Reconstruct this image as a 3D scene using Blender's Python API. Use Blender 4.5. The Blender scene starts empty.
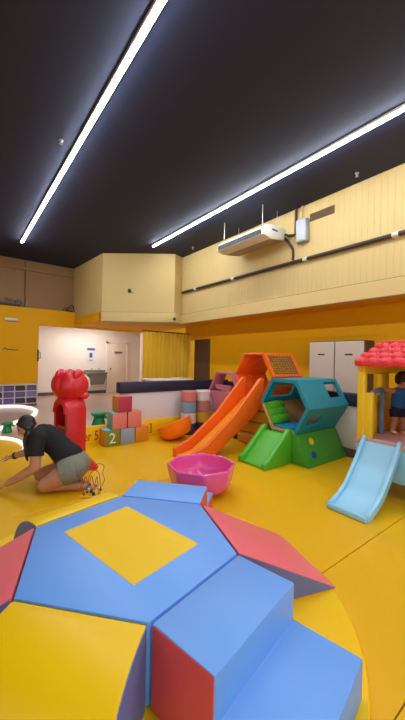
import bpy, bmesh, math, random
from math import pi, sin, cos, radians as R
from mathutils import Vector as V, Matrix as M
random.seed(7)
S = bpy.context.scene
C = S.collection
TH = 0.6538          # angle between the camera's view and the right-hand wall

# ---------------------------------------------------------------- materials
def lin(c):
    return tuple(((x/255)/12.92 if x/255 <= .04045 else (((x/255)+.055)/1.055)**2.4) for x in c)+(1,)
MATS = {}
def mat(name, rgb, rough=.5, bump=0, scale=60, metal=0, var=0, vscale=3, spec=.5, emit=0, trans=0, coat=0):
    m = bpy.data.materials.new(name); m.use_nodes = True
    nt = m.node_tree; b = nt.nodes['Principled BSDF']
    col = lin(rgb)
    b.inputs['Base Color'].default_value = col
    b.inputs['Roughness'].default_value = rough
    b.inputs['Metallic'].default_value = metal
    b.inputs['Specular IOR Level'].default_value = spec
    b.inputs['Coat Weight'].default_value = coat
    if trans: b.inputs['Transmission Weight'].default_value = trans
    if emit:
        b.inputs['Emission Color'].default_value = col; b.inputs['Emission Strength'].default_value = emit
    tc = nt.nodes.new('ShaderNodeTexCoord')
    if var:
        n = nt.nodes.new('ShaderNodeTexNoise'); n.inputs['Scale'].default_value = vscale
        n.inputs['Detail'].default_value = 4
        nt.links.new(tc.outputs['Object'], n.inputs['Vector'])
        mx = nt.nodes.new('ShaderNodeMix'); mx.data_type = 'RGBA'
        mx.inputs[6].default_value = tuple(x*(1-var) for x in col[:3])+(1,)
        mx.inputs[7].default_value = tuple(min(1, x*(1+var)) for x in col[:3])+(1,)
        nt.links.new(n.outputs['Fac'], mx.inputs[0]); nt.links.new(mx.outputs[2], b.inputs['Base Color'])
    if bump:
        n2 = nt.nodes.new('ShaderNodeTexNoise'); n2.inputs['Scale'].default_value = scale
        nt.links.new(tc.outputs['Object'], n2.inputs['Vector'])
        bp = nt.nodes.new('ShaderNodeBump'); bp.inputs['Strength'].default_value = bump
        bp.inputs['Distance'].default_value = .01
        nt.links.new(n2.outputs['Fac'], bp.inputs['Height']); nt.links.new(bp.outputs['Normal'], b.inputs['Normal'])
    MATS[name] = m
    return m
mat('mat_yellow', (232,176,4), .42, .06, 25, var=.05, vscale=1.3, spec=.35)
mat('foam_yellow', (250,198,0), .42, .08, 18, var=.02, spec=.35)
mat('foam_blue', (112,166,238), .42, .08, 18, var=.02)
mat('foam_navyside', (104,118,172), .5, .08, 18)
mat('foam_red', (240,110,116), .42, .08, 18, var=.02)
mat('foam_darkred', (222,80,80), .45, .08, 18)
mat('concrete_brown', (184,152,130), .28, .03, 14, var=.10, vscale=2.5)
mat('ceiling_navy', (27,34,62), .75, .1, 8, var=.08, vscale=.8)
mat('beige_paint', (212,182,116), .6, .03, 30, var=.02)
mat('beige_panel', (210,182,118), .6, .03, 30, var=.03)
mat('tan_shaded', (156,120,76), .65, .03, 30, var=.03)  # tan of the upper left wall, with its shade darkened in
mat('yellow_wall', (238,172,0), .6, .03, 20, var=.02, spec=.2)
mat('white_wall', (238,226,212), .6, .02, 20, var=.01)
mat('white_panel', (222,212,206), .45, .03, 16, var=.02)
mat('navy_pad', (28,32,54), .5, .08, 18)
mat('grey_skirt', (92,84,78), .6, .05, 20)
mat('dark_pipe', (58,46,40), .5)
mat('silver', (190,190,190), .35, metal=.8)
mat('ac_white', (226,220,206), .4)
mat('ac_dark', (52,50,48), .5)
mat('ac_base', (164,142,120), .55)
mat('grey_metal', (165,168,174), .4, metal=.3)
mat('vent_brown', (112,84,48), .6)
mat('led', (238,245,255), .4, emit=68)
mat('lamp_white', (250,250,255), .4, emit=20)
mat('curtain', (232,186,40), .75, .1, 40, var=.04)
mat('brown_frame', (92,66,42), .6, .05, 20)
mat('locker', (206,186,166), .45, .03, 15)
mat('slot_dark', (60,52,46), .6)
mat('teal', (26,140,160), .45, .06, 20, var=.03)
mat('teal_dark', (18,104,122), .5, .06, 20)
mat('green', (86,178,42), .42, .06, 20, var=.03)
mat('green_deep', (66,150,40), .45, .06, 20)
mat('wood_beige', (206,158,104), .55, .05, 20)
mat('cyan_pad', (30,150,205), .45, .06, 20)
mat('dot_yellow', (238,196,40), .45)
mat('dot_blue', (28,70,170), .45)
mat('orange', (245,104,18), .4, .06, 20, var=.03)
mat('orange_light', (250,158,34), .38, .05, 20)
mat('net', (150,104,40), .7, .1, 60)
mat('ochre', (206,140,26), .5, .06, 20, var=.04)
mat('pink_foam', (206,120,138), .48, .06, 20, var=.03)
mat('pink_bowl', (238,92,160), .22, .03, 10, coat=.4)
mat('orange_bowl', (255,124,16), .28, .03, 10, coat=.3)
mat('sky_plastic', (152,210,234), .35, .02, 10)
mat('pink_plastic', (214,150,140), .45)
mat('yellow_plastic', (240,196,36), .4, .02, 10)
mat('red_plastic', (232,58,64), .38, .02, 10)
mat('climb_red', (214,34,40), .34, .04, 10, var=.03)
mat('climb_inner', (176,40,42), .45); mat('climb_pink', (226,110,108), .4)
mat('eye_white', (232,206,206), .4)
mat('rail_grey', (96,120,140), .4)
mat('kerb_yellow', (248,196,6), .5, .05, 18, spec=.35)
mat('letter_brown', (150,66,10), .6)
mat('white_added_glow', (255,250,244), .25, emit=.55)  # emission added so the white floor curves come out bright
mat('block_green', (126,140,40), .5, .05, 20); mat('block_cyan', (96,190,206), .5); mat('block_white', (240,236,225), .5)
mat('block_grey', (148,160,176), .5, .05, 20); mat('block_orange', (216,136,24), .5, .05, 20)
mat('block_pink', (224,124,112), .5, .05, 20); mat('block_teal', (122,164,140), .5); mat('block_magenta', (182,52,76), .5, .05, 20)
mat('disc_pink', (214,120,110), .5); mat('disc_blue', (126,160,176), .5); mat('disc_white', (222,200,192), .5)
mat('disc_rose', (186,116,112), .5); mat('disc_yellow', (206,160,40), .5); mat('disc_navy', (60,44,84), .5); mat('navy_foam', (34,38,92), .5, .05, 20)
mat('skin', (194,136,104), .55, .05, 60, var=.03); mat('skin_boy', (188,128,92), .55, .05, 60)
mat('hair', (38,27,23), .5, .4, 90); mat('black_cloth', (20,18,19), .85, .2, 80)
mat('grey_cloth', (128,128,112), .85, .25, 70, var=.06); mat('boy_blue', (28,92,150), .7, .2, 60); mat('boy_shorts', (26,30,48), .8, .2, 60)
mat('lip', (170,88,80), .5); mat('eye_dark', (24,16,14), .3)
mat('wire_brown', (150,96,24), .5); mat('bead_red', (200,50,50), .4); mat('bead_blue', (50,80,160), .4); mat('bead_green', (60,130,60), .4)
mat('bead_white', (226,216,206), .4); mat('bead_dark', (44,40,44), .4)
mat('cable', (60,48,36), .6); mat('frost_white', (236,228,214), .5)
mat('toy_green', (26,140,76), .45); mat('poster_white', (226,226,232), .6); mat('poster_ink', (90,100,120), .6)
mat('steel', (132,128,120), .42, metal=.35); mat('door_cream', (232,214,192), .5); mat('cub_white', (222,214,226), .5)
mat('cub_purple', (112,88,140), .6); mat('cub_brown', (74,50,44), .6); mat('cub_mauve', (146,120,156), .6)
mat('shoe_pink', (226,176,140), .6)

# ---------------------------------------------------------------- mesh helpers
def box(bm, a, b):
    x0,y0,z0 = a; x1,y1,z1 = b
    v = [bm.verts.new(p) for p in [(x0,y0,z0),(x1,y0,z0),(x1,y1,z0),(x0,y1,z0),(x0,y0,z1),(x1,y0,z1),(x1,y1,z1),(x0,y1,z1)]]
    for f in [(3,2,1,0),(4,5,6,7),(0,1,5,4),(1,2,6,5),(2,3,7,6),(3,0,4,7)]: bm.faces.new([v[i] for i in f])
    return v
def solid(bm, bot, top):
    """closed solid between two loops of the same length"""
    n = len(bot)
    a = [bm.verts.new(p) for p in bot]; b = [bm.verts.new(p) for p in top]
    bm.faces.new(a[::-1]); bm.faces.new(b)
    for i in range(n): bm.faces.new([a[i], a[(i+1)%n], b[(i+1)%n], b[i]])
    return a, b
def prism_z(bm, poly, z0, z1): return solid(bm, [(x,y,z0) for x,y in poly], [(x,y,z1) for x,y in poly])
def prism_y(bm, poly, y0, y1): return solid(bm, [(x,y0,z) for x,z in poly], [(x,y1,z) for x,z in poly])
def prism_x(bm, poly, x0, x1): return solid(bm, [(x0,y,z) for y,z in poly], [(x1,y,z) for y,z in poly])
def fix(bm): bmesh.ops.recalc_face_normals(bm, faces=bm.faces[:])
def bev(bm, w, seg=2, ang=30):
    fix(bm)
    e = [e for e in bm.edges if len(e.link_faces) == 2 and e.calc_face_angle(0) > R(ang)]
    bmesh.ops.bevel(bm, geom=e, offset=w, segments=seg, profile=.5, affect='EDGES', clamp_overlap=True)
def NB(): return bmesh.new()
def bbox(a, b, w=.01, seg=2):
    bm = NB(); box(bm, a, b); bev(bm, w, seg); return bm
def tube(bm, pts, rad, n=10, closed=False, flat=None):
    pts = [V(p) for p in pts]; m = len(pts)
    rr = rad if isinstance(rad, (list, tuple)) else [rad]*m
    rings = []; up = None
    for i, p in enumerate(pts):
        if closed: t = pts[(i+1)%m]-pts[(i-1)%m]
        else: t = pts[min(i+1,m-1)]-pts[max(i-1,0)]
        t.normalize()
        if up is None:
            up = V((0,0,1)) if abs(t.z) < .9 else V((1,0,0))
        s = t.cross(up).normalized(); u = s.cross(t).normalized(); up = u
        rings.append([bm.verts.new(p + (s*cos(2*pi*k/n) + u*sin(2*pi*k/n)*(flat or 1))*rr[i]) for k in range(n)])
    for i in range(m if closed else m-1):
        A, B = rings[i], rings[(i+1)%m]
        for k in range(n): bm.faces.new([A[k], A[(k+1)%n], B[(k+1)%n], B[k]])
    if not closed: bm.faces.new(rings[0][::-1]); bm.faces.new(rings[-1])
def ball(bm, c, r, seg=20, ring=12, mtx=None):
    if not isinstance(r, (tuple, list)): r = (r,r,r)
    T = M.Translation(V(c)) @ (mtx.to_4x4() if mtx else M.Identity(4)) @ M.Diagonal((*r,1))
    return bmesh.ops.create_uvsphere(bm, u_segments=seg, v_segments=ring, radius=1, matrix=T)['verts']
def capsule(bm, pts, rr, n=14):
    """tapered limb with round joints"""
    tube(bm, pts, rr, n)
    for p, r in zip(pts, rr): ball(bm, p, r*.995, n, 8)
def lathe(bm, prof, n=24, c=(0,0,0)):
    rings = []
    for r, z in prof:
        rings.append([bm.verts.new((c[0]+r*cos(2*pi*k/n), c[1]+r*sin(2*pi*k/n), c[2]+z)) for k in range(n)])
    for A, B in zip(rings, rings[1:]):
        for k in range(n): bm.faces.new([A[k], A[(k+1)%n], B[(k+1)%n], B[k]])
    bm.faces.new(rings[0][::-1]); bm.faces.new(rings[-1])
def smooth_curve(pts, n=8, closed=False):
    P = [V(p) for p in pts]; out = []; m = len(P)
    for i in range(m if closed else m-1):
        g = (lambda k: P[k % m]) if closed else (lambda k: P[max(0,min(m-1,k))])
        p0,p1,p2,p3 = g(i-1),g(i),g(i+1),g(i+2)
        for j in range(n):
            t = j/n
            out.append(.5*((2*p1)+(p2-p0)*t+(2*p0-5*p1+4*p2-p3)*t*t+(3*p1-p0-3*p2+p3)*t**3))
    if not closed: out.append(P[-1])
    return out
FR = {}
def link(name, bm, m, parent=None, local=False, ang=35):
    fix(bm)
    if parent is not None and not local: bm.transform(FR[parent.name].inverted())
    me = bpy.data.meshes.new(name); bm.to_mesh(me); bm.free()
    for x in (m if isinstance(m, (list,tuple)) else [m]): me.materials.append(MATS[x])
    for p in me.polygons: p.use_smooth = True
    me.set_sharp_from_angle(angle=R(ang))
    o = bpy.data.objects.new(name, me); C.objects.link(o)
    if parent is not None: o.parent = parent; FR[o.name] = FR[parent.name]
    return o
def tag(o, label, cat, group=None):
    o['label'] = label; o['category'] = cat
    if group: o['group'] = group
    return o
def thing(name, label, cat, loc=(0,0,0), rz=0, group=None):
    o = bpy.data.objects.new(name, None); C.objects.link(o); o.empty_display_size = .1
    o.location = loc; o.rotation_euler = (0,0,rz)
    FR[o.name] = M.Translation(loc) @ M.Rotation(rz, 4, 'Z')
    return tag(o, label, cat, group)
def solo(name, bm, m, label, cat, loc=(0,0,0), group=None, ang=35):
    bm.transform(M.Translation(-V(loc)))
    o = link(name, bm, m, ang=ang); o.location = loc
    return tag(o, label, cat, group)
def struct(name, bm, m, ang=35):
    o = link(name, bm, m, ang=ang); o['kind'] = 'structure'; return o
def fused(bm, voxel, it=3):
    """melt overlapping pieces into one continuous surface"""
    fix(bm); me = bpy.data.meshes.new('tmp'); bm.to_mesh(me); bm.free()
    o = bpy.data.objects.new('tmp', me); C.objects.link(o)
    r = o.modifiers.new('r','REMESH'); r.mode = 'VOXEL'; r.voxel_size = voxel
    s = o.modifiers.new('s','SMOOTH'); s.factor = .5; s.iterations = it
    bpy.context.view_layer.update()
    e = o.evaluated_get(bpy.context.evaluated_depsgraph_get())
    out = bmesh.new(); out.from_mesh(e.to_mesh()); e.to_mesh_clear()
    bpy.data.objects.remove(o); return out
def text_bm(s, size, depth, mtx, sx=1):
    cu = bpy.data.curves.new('t','FONT'); cu.body = s; cu.size = size; cu.extrude = depth
    cu.align_x = 'LEFT'; cu.resolution_u = 3
    o = bpy.data.objects.new('t', cu); C.objects.link(o); bpy.context.view_layer.update()
    e = o.evaluated_get(bpy.context.evaluated_depsgraph_get())
    bm = bmesh.new(); bm.from_mesh(e.to_mesh()); e.to_mesh_clear(); bpy.data.objects.remove(o)
    bm.transform(mtx @ M.Diagonal((sx,1,1,1))); return bm
FACE_S = M.Rotation(pi/2, 4, 'X')         # lettering that faces -Y

# ---------------------------------------------------------------- the setting
ZC = 4.45; XR = 5.2; XRW = 5.87; YL = 11.1; ZS = 2.51
bm = NB(); box(bm, (-6,-4,-.12), (9,14.2,-.02)); struct('floor', bm, 'concrete_brown')
# yellow play mats in strips with fine joints; the far left piece has a rounded end
seams = [-3.02, .557, 1.265, 3.4, 5.45]
for i, (a, b) in enumerate(zip(seams, seams[1:])):
    bm = NB(); box(bm, (-5.5, a+.003, -.02), (4.93, b-.003, 0)); bev(bm, .003, 1)
    struct('floor_mat_%d' % (i+1), bm, 'mat_yellow')
bm = NB()
arc = [(.63,6.72),(.74,6.58),(.83,6.42),(.89,6.22),(.91,6.02),(.895,5.76),(.84,5.6),(.8,5.453)]
prism_z(bm, [(-5.5,5.453)]+[(-5.5,6.9),(.3,6.9)]+arc, -.02, 0)
struct('floor_mat_5', bm, 'mat_yellow')
bm = NB(); box(bm, (-6,-4,ZC), (9,14.2,ZC+.15)); struct('ceiling', bm, 'ceiling_navy')
# left wall: yellow below, set-back beige above, opening to the washroom
bm = NB()
box(bm, (-6,YL,-.02), (2.02,YL+.22,2.97)); box(bm, (2.02,YL,2.455), (5.68,YL+.22,2.97)); box(bm, (5.68,YL,-.02), (9,YL+.22,2.97))
struct('wall_left', bm, 'yellow_wall')
bm = NB(); box(bm, (-6,YL+.16,2.97), (3.2,YL+.3,ZC)); struct('wall_left_upper', bm, 'tan_shaded')
bm = NB(); box(bm, (-6,YL+.10,4.13), (3.09,YL+.16,4.22)); struct('trim_1', bm, 'tan_shaded')
bm = NB(); box(bm, (-6.15,2.0,-.02), (-6,YL+.3,2.97)); struct('wall_light_blocker', bm, 'yellow_wall')  # unseen wall, added to hold down the left wall's brightness
bm = NB(); box(bm, (-6.15,2.0,2.97), (-6,YL+.3,ZC)); struct('wall_light_blocker_upper', bm, 'tan_shaded')  # upper part of the added light-blocking wall
# boxed-in corner above: side, slanted face, short return
bm = NB()
prism_z(bm, [(3.09,YL+.16),(3.25,9.0),(4.85,7.7),(XR,7.85),(XR+.1,7.95),(XR+.1,YL+.16)], 2.78, ZC)
struct('wall_corner', bm, 'beige_paint')
def off(p, q, d):
    n = V((q[1]-p[1], -(q[0]-p[0]))).normalized(); return n*d
bm = NB()
prism_z(bm, [(3.21,8.95),(4.835,7.63),(XR-.035,7.78),(XR+.3,7.95),(XR+.3,8.6),(3.6,9.3)], ZS, 2.775); bev(bm,.006,1)
struct('trim_2', bm, 'beige_paint')
bm = NB(); box(bm,(XR-.012,-4,2.775),(XR+.02,7.83,2.787)); prism_z(bm, [(3.235,8.985),(4.845,7.685),(XR-.01,7.84),(XR+.05,7.95),(4.9,7.9),(3.35,9.1)], 2.775, 2.787); struct('trim_shadow', bm, 'vent_brown')  # brown strip standing in for the shadow line above the bulkhead band
bm = NB(); prism_z(bm, [(3.20,9.1),(3.6,9.3),(XR+.3,8.6),(6.0,8.6),(6.0,YL),(3.1,YL)], ZS+.002, 2.78); struct('soffit_corner', bm, 'yellow_wall')
# right wall: grooved beige panelling above, bulkhead below it, yellow wall set back
bm = NB(); y = -4.0; w = .1; prof = []
while y < 7.85:
    prof += [(XR,y+.006),(XR,y+w-.006),(XR+.006,y+w)]; y += w
prism_z(bm, [(XR+.12,-4)]+[(a,b) for a,b in [(XR+.006,-4)]+prof]+[(XR+.12,prof[-1][1])], 2.76, ZC)
struct('wall_right', bm, 'beige_panel', ang=15)
bm = NB(); box(bm, (XR-.035,-4,ZS), (XR+.15,7.85,2.775)); bev(bm,.006,1); struct('trim_3', bm, 'beige_paint')
bm = NB(); box(bm, (XR+.15,-4,ZS+.002), (XRW+.2,8.6,ZS+.1)); struct('soffit_right', bm, 'yellow_wall')
bm = NB(); box(bm, (XRW,-4,-.02), (XRW+.2,7.3,ZS+.002)); box(bm, (XRW-.01,2.6,1.98), (XRW,5.4,2.0)); struct('wall_right_lower', bm, 'yellow_wall')
bm = NB(); box(bm, (XRW-.03,7.3,-.02), (XRW+.2,8.05,2.09)); bev(bm,.01,1); struct('wall_end_shaded', bm, 'brown_frame')  # end of the set-back wall, its shade put into a brown slab
bm = NB(); box(bm, (XRW,7.3,2.09), (XRW+.2,8.6,ZS+.002)); struct('trim_4', bm, 'yellow_wall')
# washroom beyond the opening
bm = NB(); box(bm, (1.6,13.3,-.02), (7.2,13.5,2.7)); struct('wall_washroom', bm, 'white_wall')
bm = NB(); box(bm, (1.5,YL+.22,-.02), (1.7,13.5,2.7)); struct('wall_washroom_side', bm, 'white_wall')
bm = NB(); box(bm, (6.75,YL+.22,-.02), (6.95,13.3,2.7)); struct('wall_washroom_end', bm, 'white_wall')
bm = NB(); box(bm, (1.5,YL+.22,2.7), (7.2,13.5,2.8)); struct('ceiling_washroom', bm, 'white_wall')
bm = NB(); box(bm, (1.7,13.27,-.02), (5.04,13.3,.1)); box(bm, (6.0,13.27,-.02), (6.75,13.3,.1)); struct('baseboard_back', bm, 'grey_skirt')
bm = NB(); box(bm, (5.62,YL-.012,-.02), (5.70,YL+.23,2.455)); struct('trim_5', bm, 'white_wall')
d = link('door_2', bbox((5.12,13.24,-.02),(5.92,13.30,2.08),.006), 'door_cream'); d['kind'] = 'structure'
FR[d.name] = M.Identity(4)
bm = NB()
box(bm,(5.04,13.22,-.02),(5.12,13.30,2.16)); box(bm,(5.92,13.22,-.02),(6.0,13.30,2.16)); box(bm,(5.04,13.22,2.08),(6.0,13.30,2.16))
link('door_frame', bm, 'white_wall', d)
link('door_sign', bbox((5.38,13.225,1.66),(5.72,13.24,1.74),.003,1), 'steel', d)
bm = NB(); ball(bm,(5.2,13.2,1.0),.035); link('door_knob', bm, 'steel', d)
# ceiling lights
def strip(x, y0, y1, label):
    t = thing('ceiling_light_strip', label, 'light', (x,(y0+y1)/2,ZC), 0, 'ceiling light strips')
    link('housing', bbox((x-.035,y0-.02,ZC-.035),(x+.035,y1+.02,ZC),.004,1), 'ac_white', t)
    bm = NB(); prism_y(bm, [(x+.025*cos(a), ZC-.036-.025*sin(a)) for a in [pi*k/8 for k in range(9)]], y0, y1)
    link('diffuser', bm, 'led', t)
strip(1.285, -2.6, 9.42, 'long glowing white light strip on the dark ceiling, the left one')
strip(4.02, -2.6, 7.45, 'long glowing white light strip on the dark ceiling, nearer the air conditioner')
t = thing('washroom_ceiling_lamp', 'white ceiling lamp inside the washroom beyond the opening', 'light', (4.0,12.2,2.7))
link('lamp_body', bbox((3.0,12.05,2.66),(5.0,12.35,2.70),.01), 'ac_white', t)
link('lamp_diffuser', bbox((3.02,12.07,2.635),(4.98,12.33,2.66),.008), 'lamp_white', t)
for p, lb in (((1.084,4.693),'small sprinkler head on the dark ceiling left of the left light strip'),
              ((4.91,2.546),'small sprinkler head on the ceiling by the right wall, near the wall vent'),
              ((4.902,6.911),'small sprinkler head on the ceiling beyond the air conditioner')):
    t = thing('sprinkler_head', lb, 'sprinkler', (*p,ZC), 0, 'ceiling sprinklers')
    bm = NB(); lathe(bm, [(.03,0),(.03,-.012),(.012,-.016),(.012,-.05)], 14, (*p,ZC)); link('flange', bm, 'grey_metal', t)
    bm = NB(); lathe(bm, [(.024,-.05),(.024,-.056)], 14, (*p,ZC)); link('deflector', bm, 'silver', t)

# ---------------------------------------------------------------- things on the right wall
t = thing('air_conditioner', 'long white ceiling-hung air conditioner by the right wall', 'air conditioner', (4.8,4.7,3.8))
y0, y1 = 4.05, 5.38
bm = NB(); prism_y(bm, [(4.45,3.84),(4.46,3.95),(4.56,4.05),(4.7,4.085),(5.1,4.085),(5.1,3.87),(4.66,3.805)], y0, y1); bev(bm,.012); link('body', bm, 'ac_white', t)
bm = NB()
for k in range(3): box(bm, (4.436,y0+.05,3.853+k*.032), (4.452,y1-.05,3.875+k*.032))
link('front_grille', bm, 'ac_dark', t)
bm = NB(); solid(bm, [(4.69,y0+.04,3.802),(5.07,y0+.04,3.858),(5.07,y1-.04,3.858),(4.69,y1-.04,3.802)], [(4.69,y0+.04,3.812),(5.07,y0+.04,3.868),(5.07,y1-.04,3.868),(4.69,y1-.04,3.812)])
link('intake_panel', bm, 'ac_base', t)
link('badge', bbox((4.70,y0-.006,3.97),(4.86,y0+.002,4.0),.002,1), 'ac_dark', t)
for x in (4.56,4.98):
    for y in (y0+.12, y1-.12):
        bm = NB(); tube(bm, [(x,y,4.05),(x,y,ZC)], .008, 8); link('hanger_rod', bm, 'silver', t)
t = thing('conduit_pipe', 'long dark pipe run along the right beige wall with pale clips', 'pipe', (5.17,4.4,3.41))
bm = NB(); tube(bm, [(5.15,-3,3.41),(5.15,7.75,3.41)], .034, 12); link('pipe', bm, 'dark_pipe', t)
for y in (-.6,.8,2.065,3.618,5.6,7.1):
    bm = NB(); tube(bm, [(5.15,y-.045,3.41),(5.15,y+.045,3.41)], .04, 12); box(bm,(5.15,y-.04,3.37),(5.198,y+.04,3.45)); link('clip', bm, 'ac_white', t)
bm = NB(); tube(bm, [(5.04,4.012,3.95),(5.13,4.0,3.95),(5.165,3.95,3.95),(5.165,3.86,3.95),(5.165,3.86,ZC)], .028, 10)
solo('refrigerant_pipe', bm, 'dark_pipe', 'dark pipe rising from the air conditioner to the ceiling', 'pipe', (5.165,3.86,ZC))
bm = NB(); tube(bm, [(5.03,4.012,3.885),(5.12,4.005,3.84),(5.16,3.93,3.70),(5.165,3.91,3.64),(5.165,3.91,3.455)], .026, 10)
solo('drain_pipe', bm, 'dark_pipe', 'short dark bent pipe dropping from the air conditioner to the wall pipe', 'pipe', (5.165,3.91,3.44))
t = thing('isolator_box', 'grey electrical box on the right wall beside the air conditioner', 'electrical box', (5.2,3.69,3.74))
link('case', bbox((5.08,3.575,3.74),(5.2,3.80,4.17),.012), 'grey_metal', t)
link('cover', bbox((5.068,3.595,3.77),(5.082,3.78,4.14),.004,1), 'grey_metal', t)
bm = NB(); tube(bm, [(5.17,3.73,4.17),(5.17,3.73,ZC)], .014, 8); link('conduit', bm, 'beige_paint', t)
t = thing('wall_vent', 'brown slotted vent grille high on the right beige wall', 'vent', (5.2,3.32,4.17))
link('backing', bbox((5.19,3.075,4.10),(5.203,3.572,4.245),.003,1), 'vent_brown', t)
bm = NB()
for k in range(6): box(bm, (5.178,3.085,4.112+k*.022), (5.19,3.562,4.122+k*.022))
link('slats', bm, 'vent_brown', t)
t = thing('security_camera', 'small dark security camera under the beige bulkhead corner', 'camera', (4.80,7.63,2.6))
bm = NB(); tube(bm, [(4.82,7.67,2.62),(4.80,7.60,2.6)], .02, 8); link('bracket', bm, 'ac_white', t)
bm = NB(); tube(bm, [(4.81,7.62,2.6),(4.74,7.5,2.585)], [.035,.045], 12); link('camera_body', bm, 'slot_dark', t)
t = thing('wall_sensor', 'small dark sensor on the slanted beige wall', 'sensor', (3.86,8.5,3.39))
bm = NB(); ball(bm,(3.85,8.49,3.39),(.05,.05,.06)); link('sensor_dome', bm, 'slot_dark', t)
bm = NB(); ball(bm,(3.93,8.43,3.34),(.022,.02,.022)); link('sensor_tail', bm, 'ac_white', t)
# lockers on the yellow wall
t = thing('storage_cupboard', 'pale two-door cupboard against the yellow wall behind the teal playhouse', 'cupboard', (5.7,3.2,-.02))
link('carcass', bbox((5.55,2.66,-.02),(5.868,3.76,1.885),.006,1), 'brown_frame', t)
for a, b in ((3.225,3.74),(2.68,3.205)):
    dd = link('door', bbox((5.525,a,.06),(5.55,b,1.87),.005,1), 'locker', t)
    bm = NB(); c = (a+b)/2
    box(bm, (5.521,c-.07,1.62), (5.526,c+.07,1.645)); link('slot', bm, 'slot_dark', dd)

# ---------------------------------------------------------------- things on the left wall
t = thing('cubby_shelf', 'low grid of purple and brown cubbies along the yellow left wall', 'shelf', (.6,YL-.15,-.02))
cw = .295; nx = 8
bm = NB()
for i in range(nx+1): x = 1.95-i*cw; box(bm, (x-.012,YL-.3,.05), (x+.012,YL,.63))
for k in range(4): z = .05+k*.187; box(bm, (1.95-nx*cw-.012,YL-.298,z-.012+.006), (1.962,YL,z+.012+.006))
link('grid', bm, 'cub_white', t)
bm = NB(); box(bm, (1.95-nx*cw,YL-.28,-.02), (1.95,YL,.042)); link('plinth', bm, 'grey_skirt', t)
cols = ['cub_brown','cub_purple','cub_brown','cub_mauve','cub_purple']
for i in range(4):
    for k in range(3):
        x = 1.95-i*cw
        link('bin', bbox((x-cw+.02,YL-.285,.073+k*.187),(x-.02,YL-.02,.21+k*.187),.01,1), cols[(i*2+k*3+(i*k))%5], t)
t = thing('emergency_light', 'small white emergency light on the yellow left wall', 'light', (1.27,YL,2.56))
link('case', bbox((1.1,YL-.08,2.53),(1.44,YL,2.60),.015), 'frost_white', t)
link('base_plate', bbox((1.14,YL-.05,2.505),(1.40,YL,2.53),.008), 'grey_metal', t)
bm = NB(); tube(bm, smooth_curve([(1.07,YL-.012,1.66),(1.14,YL-.012,1.70),(1.2,YL-.012,1.655),(1.27,YL-.012,1.675),(1.36,YL-.012,1.655),(1.46,YL-.012,1.66)],6), .014, 6)
solo('wall_rail', bm, 'vent_brown', 'thin brown rail on the yellow wall below the emergency light', 'rail', (1.27,YL,1.66))
t = thing('door_latch', 'small dark latch on the edge of the washroom opening', 'latch', (2.03,YL,1.5))
link('plate', bbox((1.99,YL-.02,1.32),(2.035,YL,1.68),.006), 'slot_dark', t)
bm = NB(); tube(bm, [(2.02,YL-.02,1.62),(2.06,YL-.06,1.6),(2.07,YL-.06,1.42),(2.02,YL-.02,1.40)], .014, 8); link('lever', bm, 'steel', t)
bm = NB(); tube(bm, [(1.64,YL+.14,2.99),(1.64,YL+.14,ZC)], .016, 8)
solo('vertical_conduit', bm, 'vent_brown', 'thin vertical conduit on the upper left wall', 'pipe', (1.64,YL+.14,2.98))
t = thing('cable_tangle', 'tangled pale wires and dark bar on the left ledge beside the vertical conduit', 'cables', (1.35,YL+.08,2.97), 0, 'wires on the ledge')
link('bar', bbox((-.2,YL+.03,2.985),(1.5,YL+.07,3.05),.008,1), 'slot_dark', t)
for k in range(4):
    pts = [(1.1+.13*k+random.uniform(-.06,.06), YL+.09, 2.985+.02*0)] + [(1.1+.13*k+random.uniform(-.12,.16), YL+.08+random.uniform(-.03,.03), 3.1+random.uniform(0,.14)) for _ in range(3)] + [(1.2+.13*k, YL+.09, 2.985)]
    bm = NB(); tube(bm, smooth_curve(pts,6), .009, 6); link('wire', bm, ('grey_metal','cable')[k%2], t)
bm = NB(); tube(bm, [(1.66,YL+.06,2.985),(1.70,YL+.08,3.2)], .02, 8); link('wire_end', bm, 'grey_metal', t)
t = thing('cable_loop', 'dark looped cable on the ledge next to the boxed-in corner', 'cables', (2.95,YL+.06,2.97), 0, 'wires on the ledge')
bm = NB(); tube(bm, smooth_curve([(2.72,YL+.07,2.985),(2.82,YL+.07,3.1),(2.9,YL+.07,3.0)],8), .011, 6); link('small_loop', bm, 'cable', t)
bm = NB(); tube(bm, smooth_curve([(2.83,YL+.05,2.985),(2.93,YL+.05,3.13),(3.04,YL+.05,3.2),(3.06,YL+.03,3.12),(3.08,YL+.0,2.985)],8), .014, 6); link('large_loop', bm, 'cable', t)
link('block', bbox((2.86,YL+.02,2.972),(3.05,YL+.08,3.01),.006,1), 'slot_dark', t)
# washroom fittings
t = thing('wash_trough', 'grey metal wash trough on the white washroom wall', 'sink', (4.55,13.1,.82))
bm = NB(); box(bm,(4.12,12.93,.80),(4.98,13.298,.86)); box(bm,(4.12,13.24,.86),(4.98,13.298,.95)); bev(bm,.01); link('rim', bm, 'steel', t)
bm = NB()
solid(bm, [(4.3,13.05,.36),(4.88,13.05,.36),(4.88,13.298,.36),(4.3,13.298,.36)], [(4.26,12.96,.80),(4.94,12.96,.80),(4.94,13.298,.80),(4.26,13.298,.80)]); bev(bm,.015)
link('basin', bm, 'steel', t)
for x in (4.4,4.7):
    bm = NB(); tube(bm, [(x,13.26,.95),(x,13.24,1.02),(x,13.14,1.02),(x,13.13,.97)], .012, 8); link('tap', bm, 'silver', t)
t = thing('wall_poster', 'white notice on the washroom wall above the trough', 'poster', (4.37,13.29,1.3))
link('sheet', bbox((4.2,13.285,1.28),(4.56,13.30,1.9),.002,1), 'poster_white', t)
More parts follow.
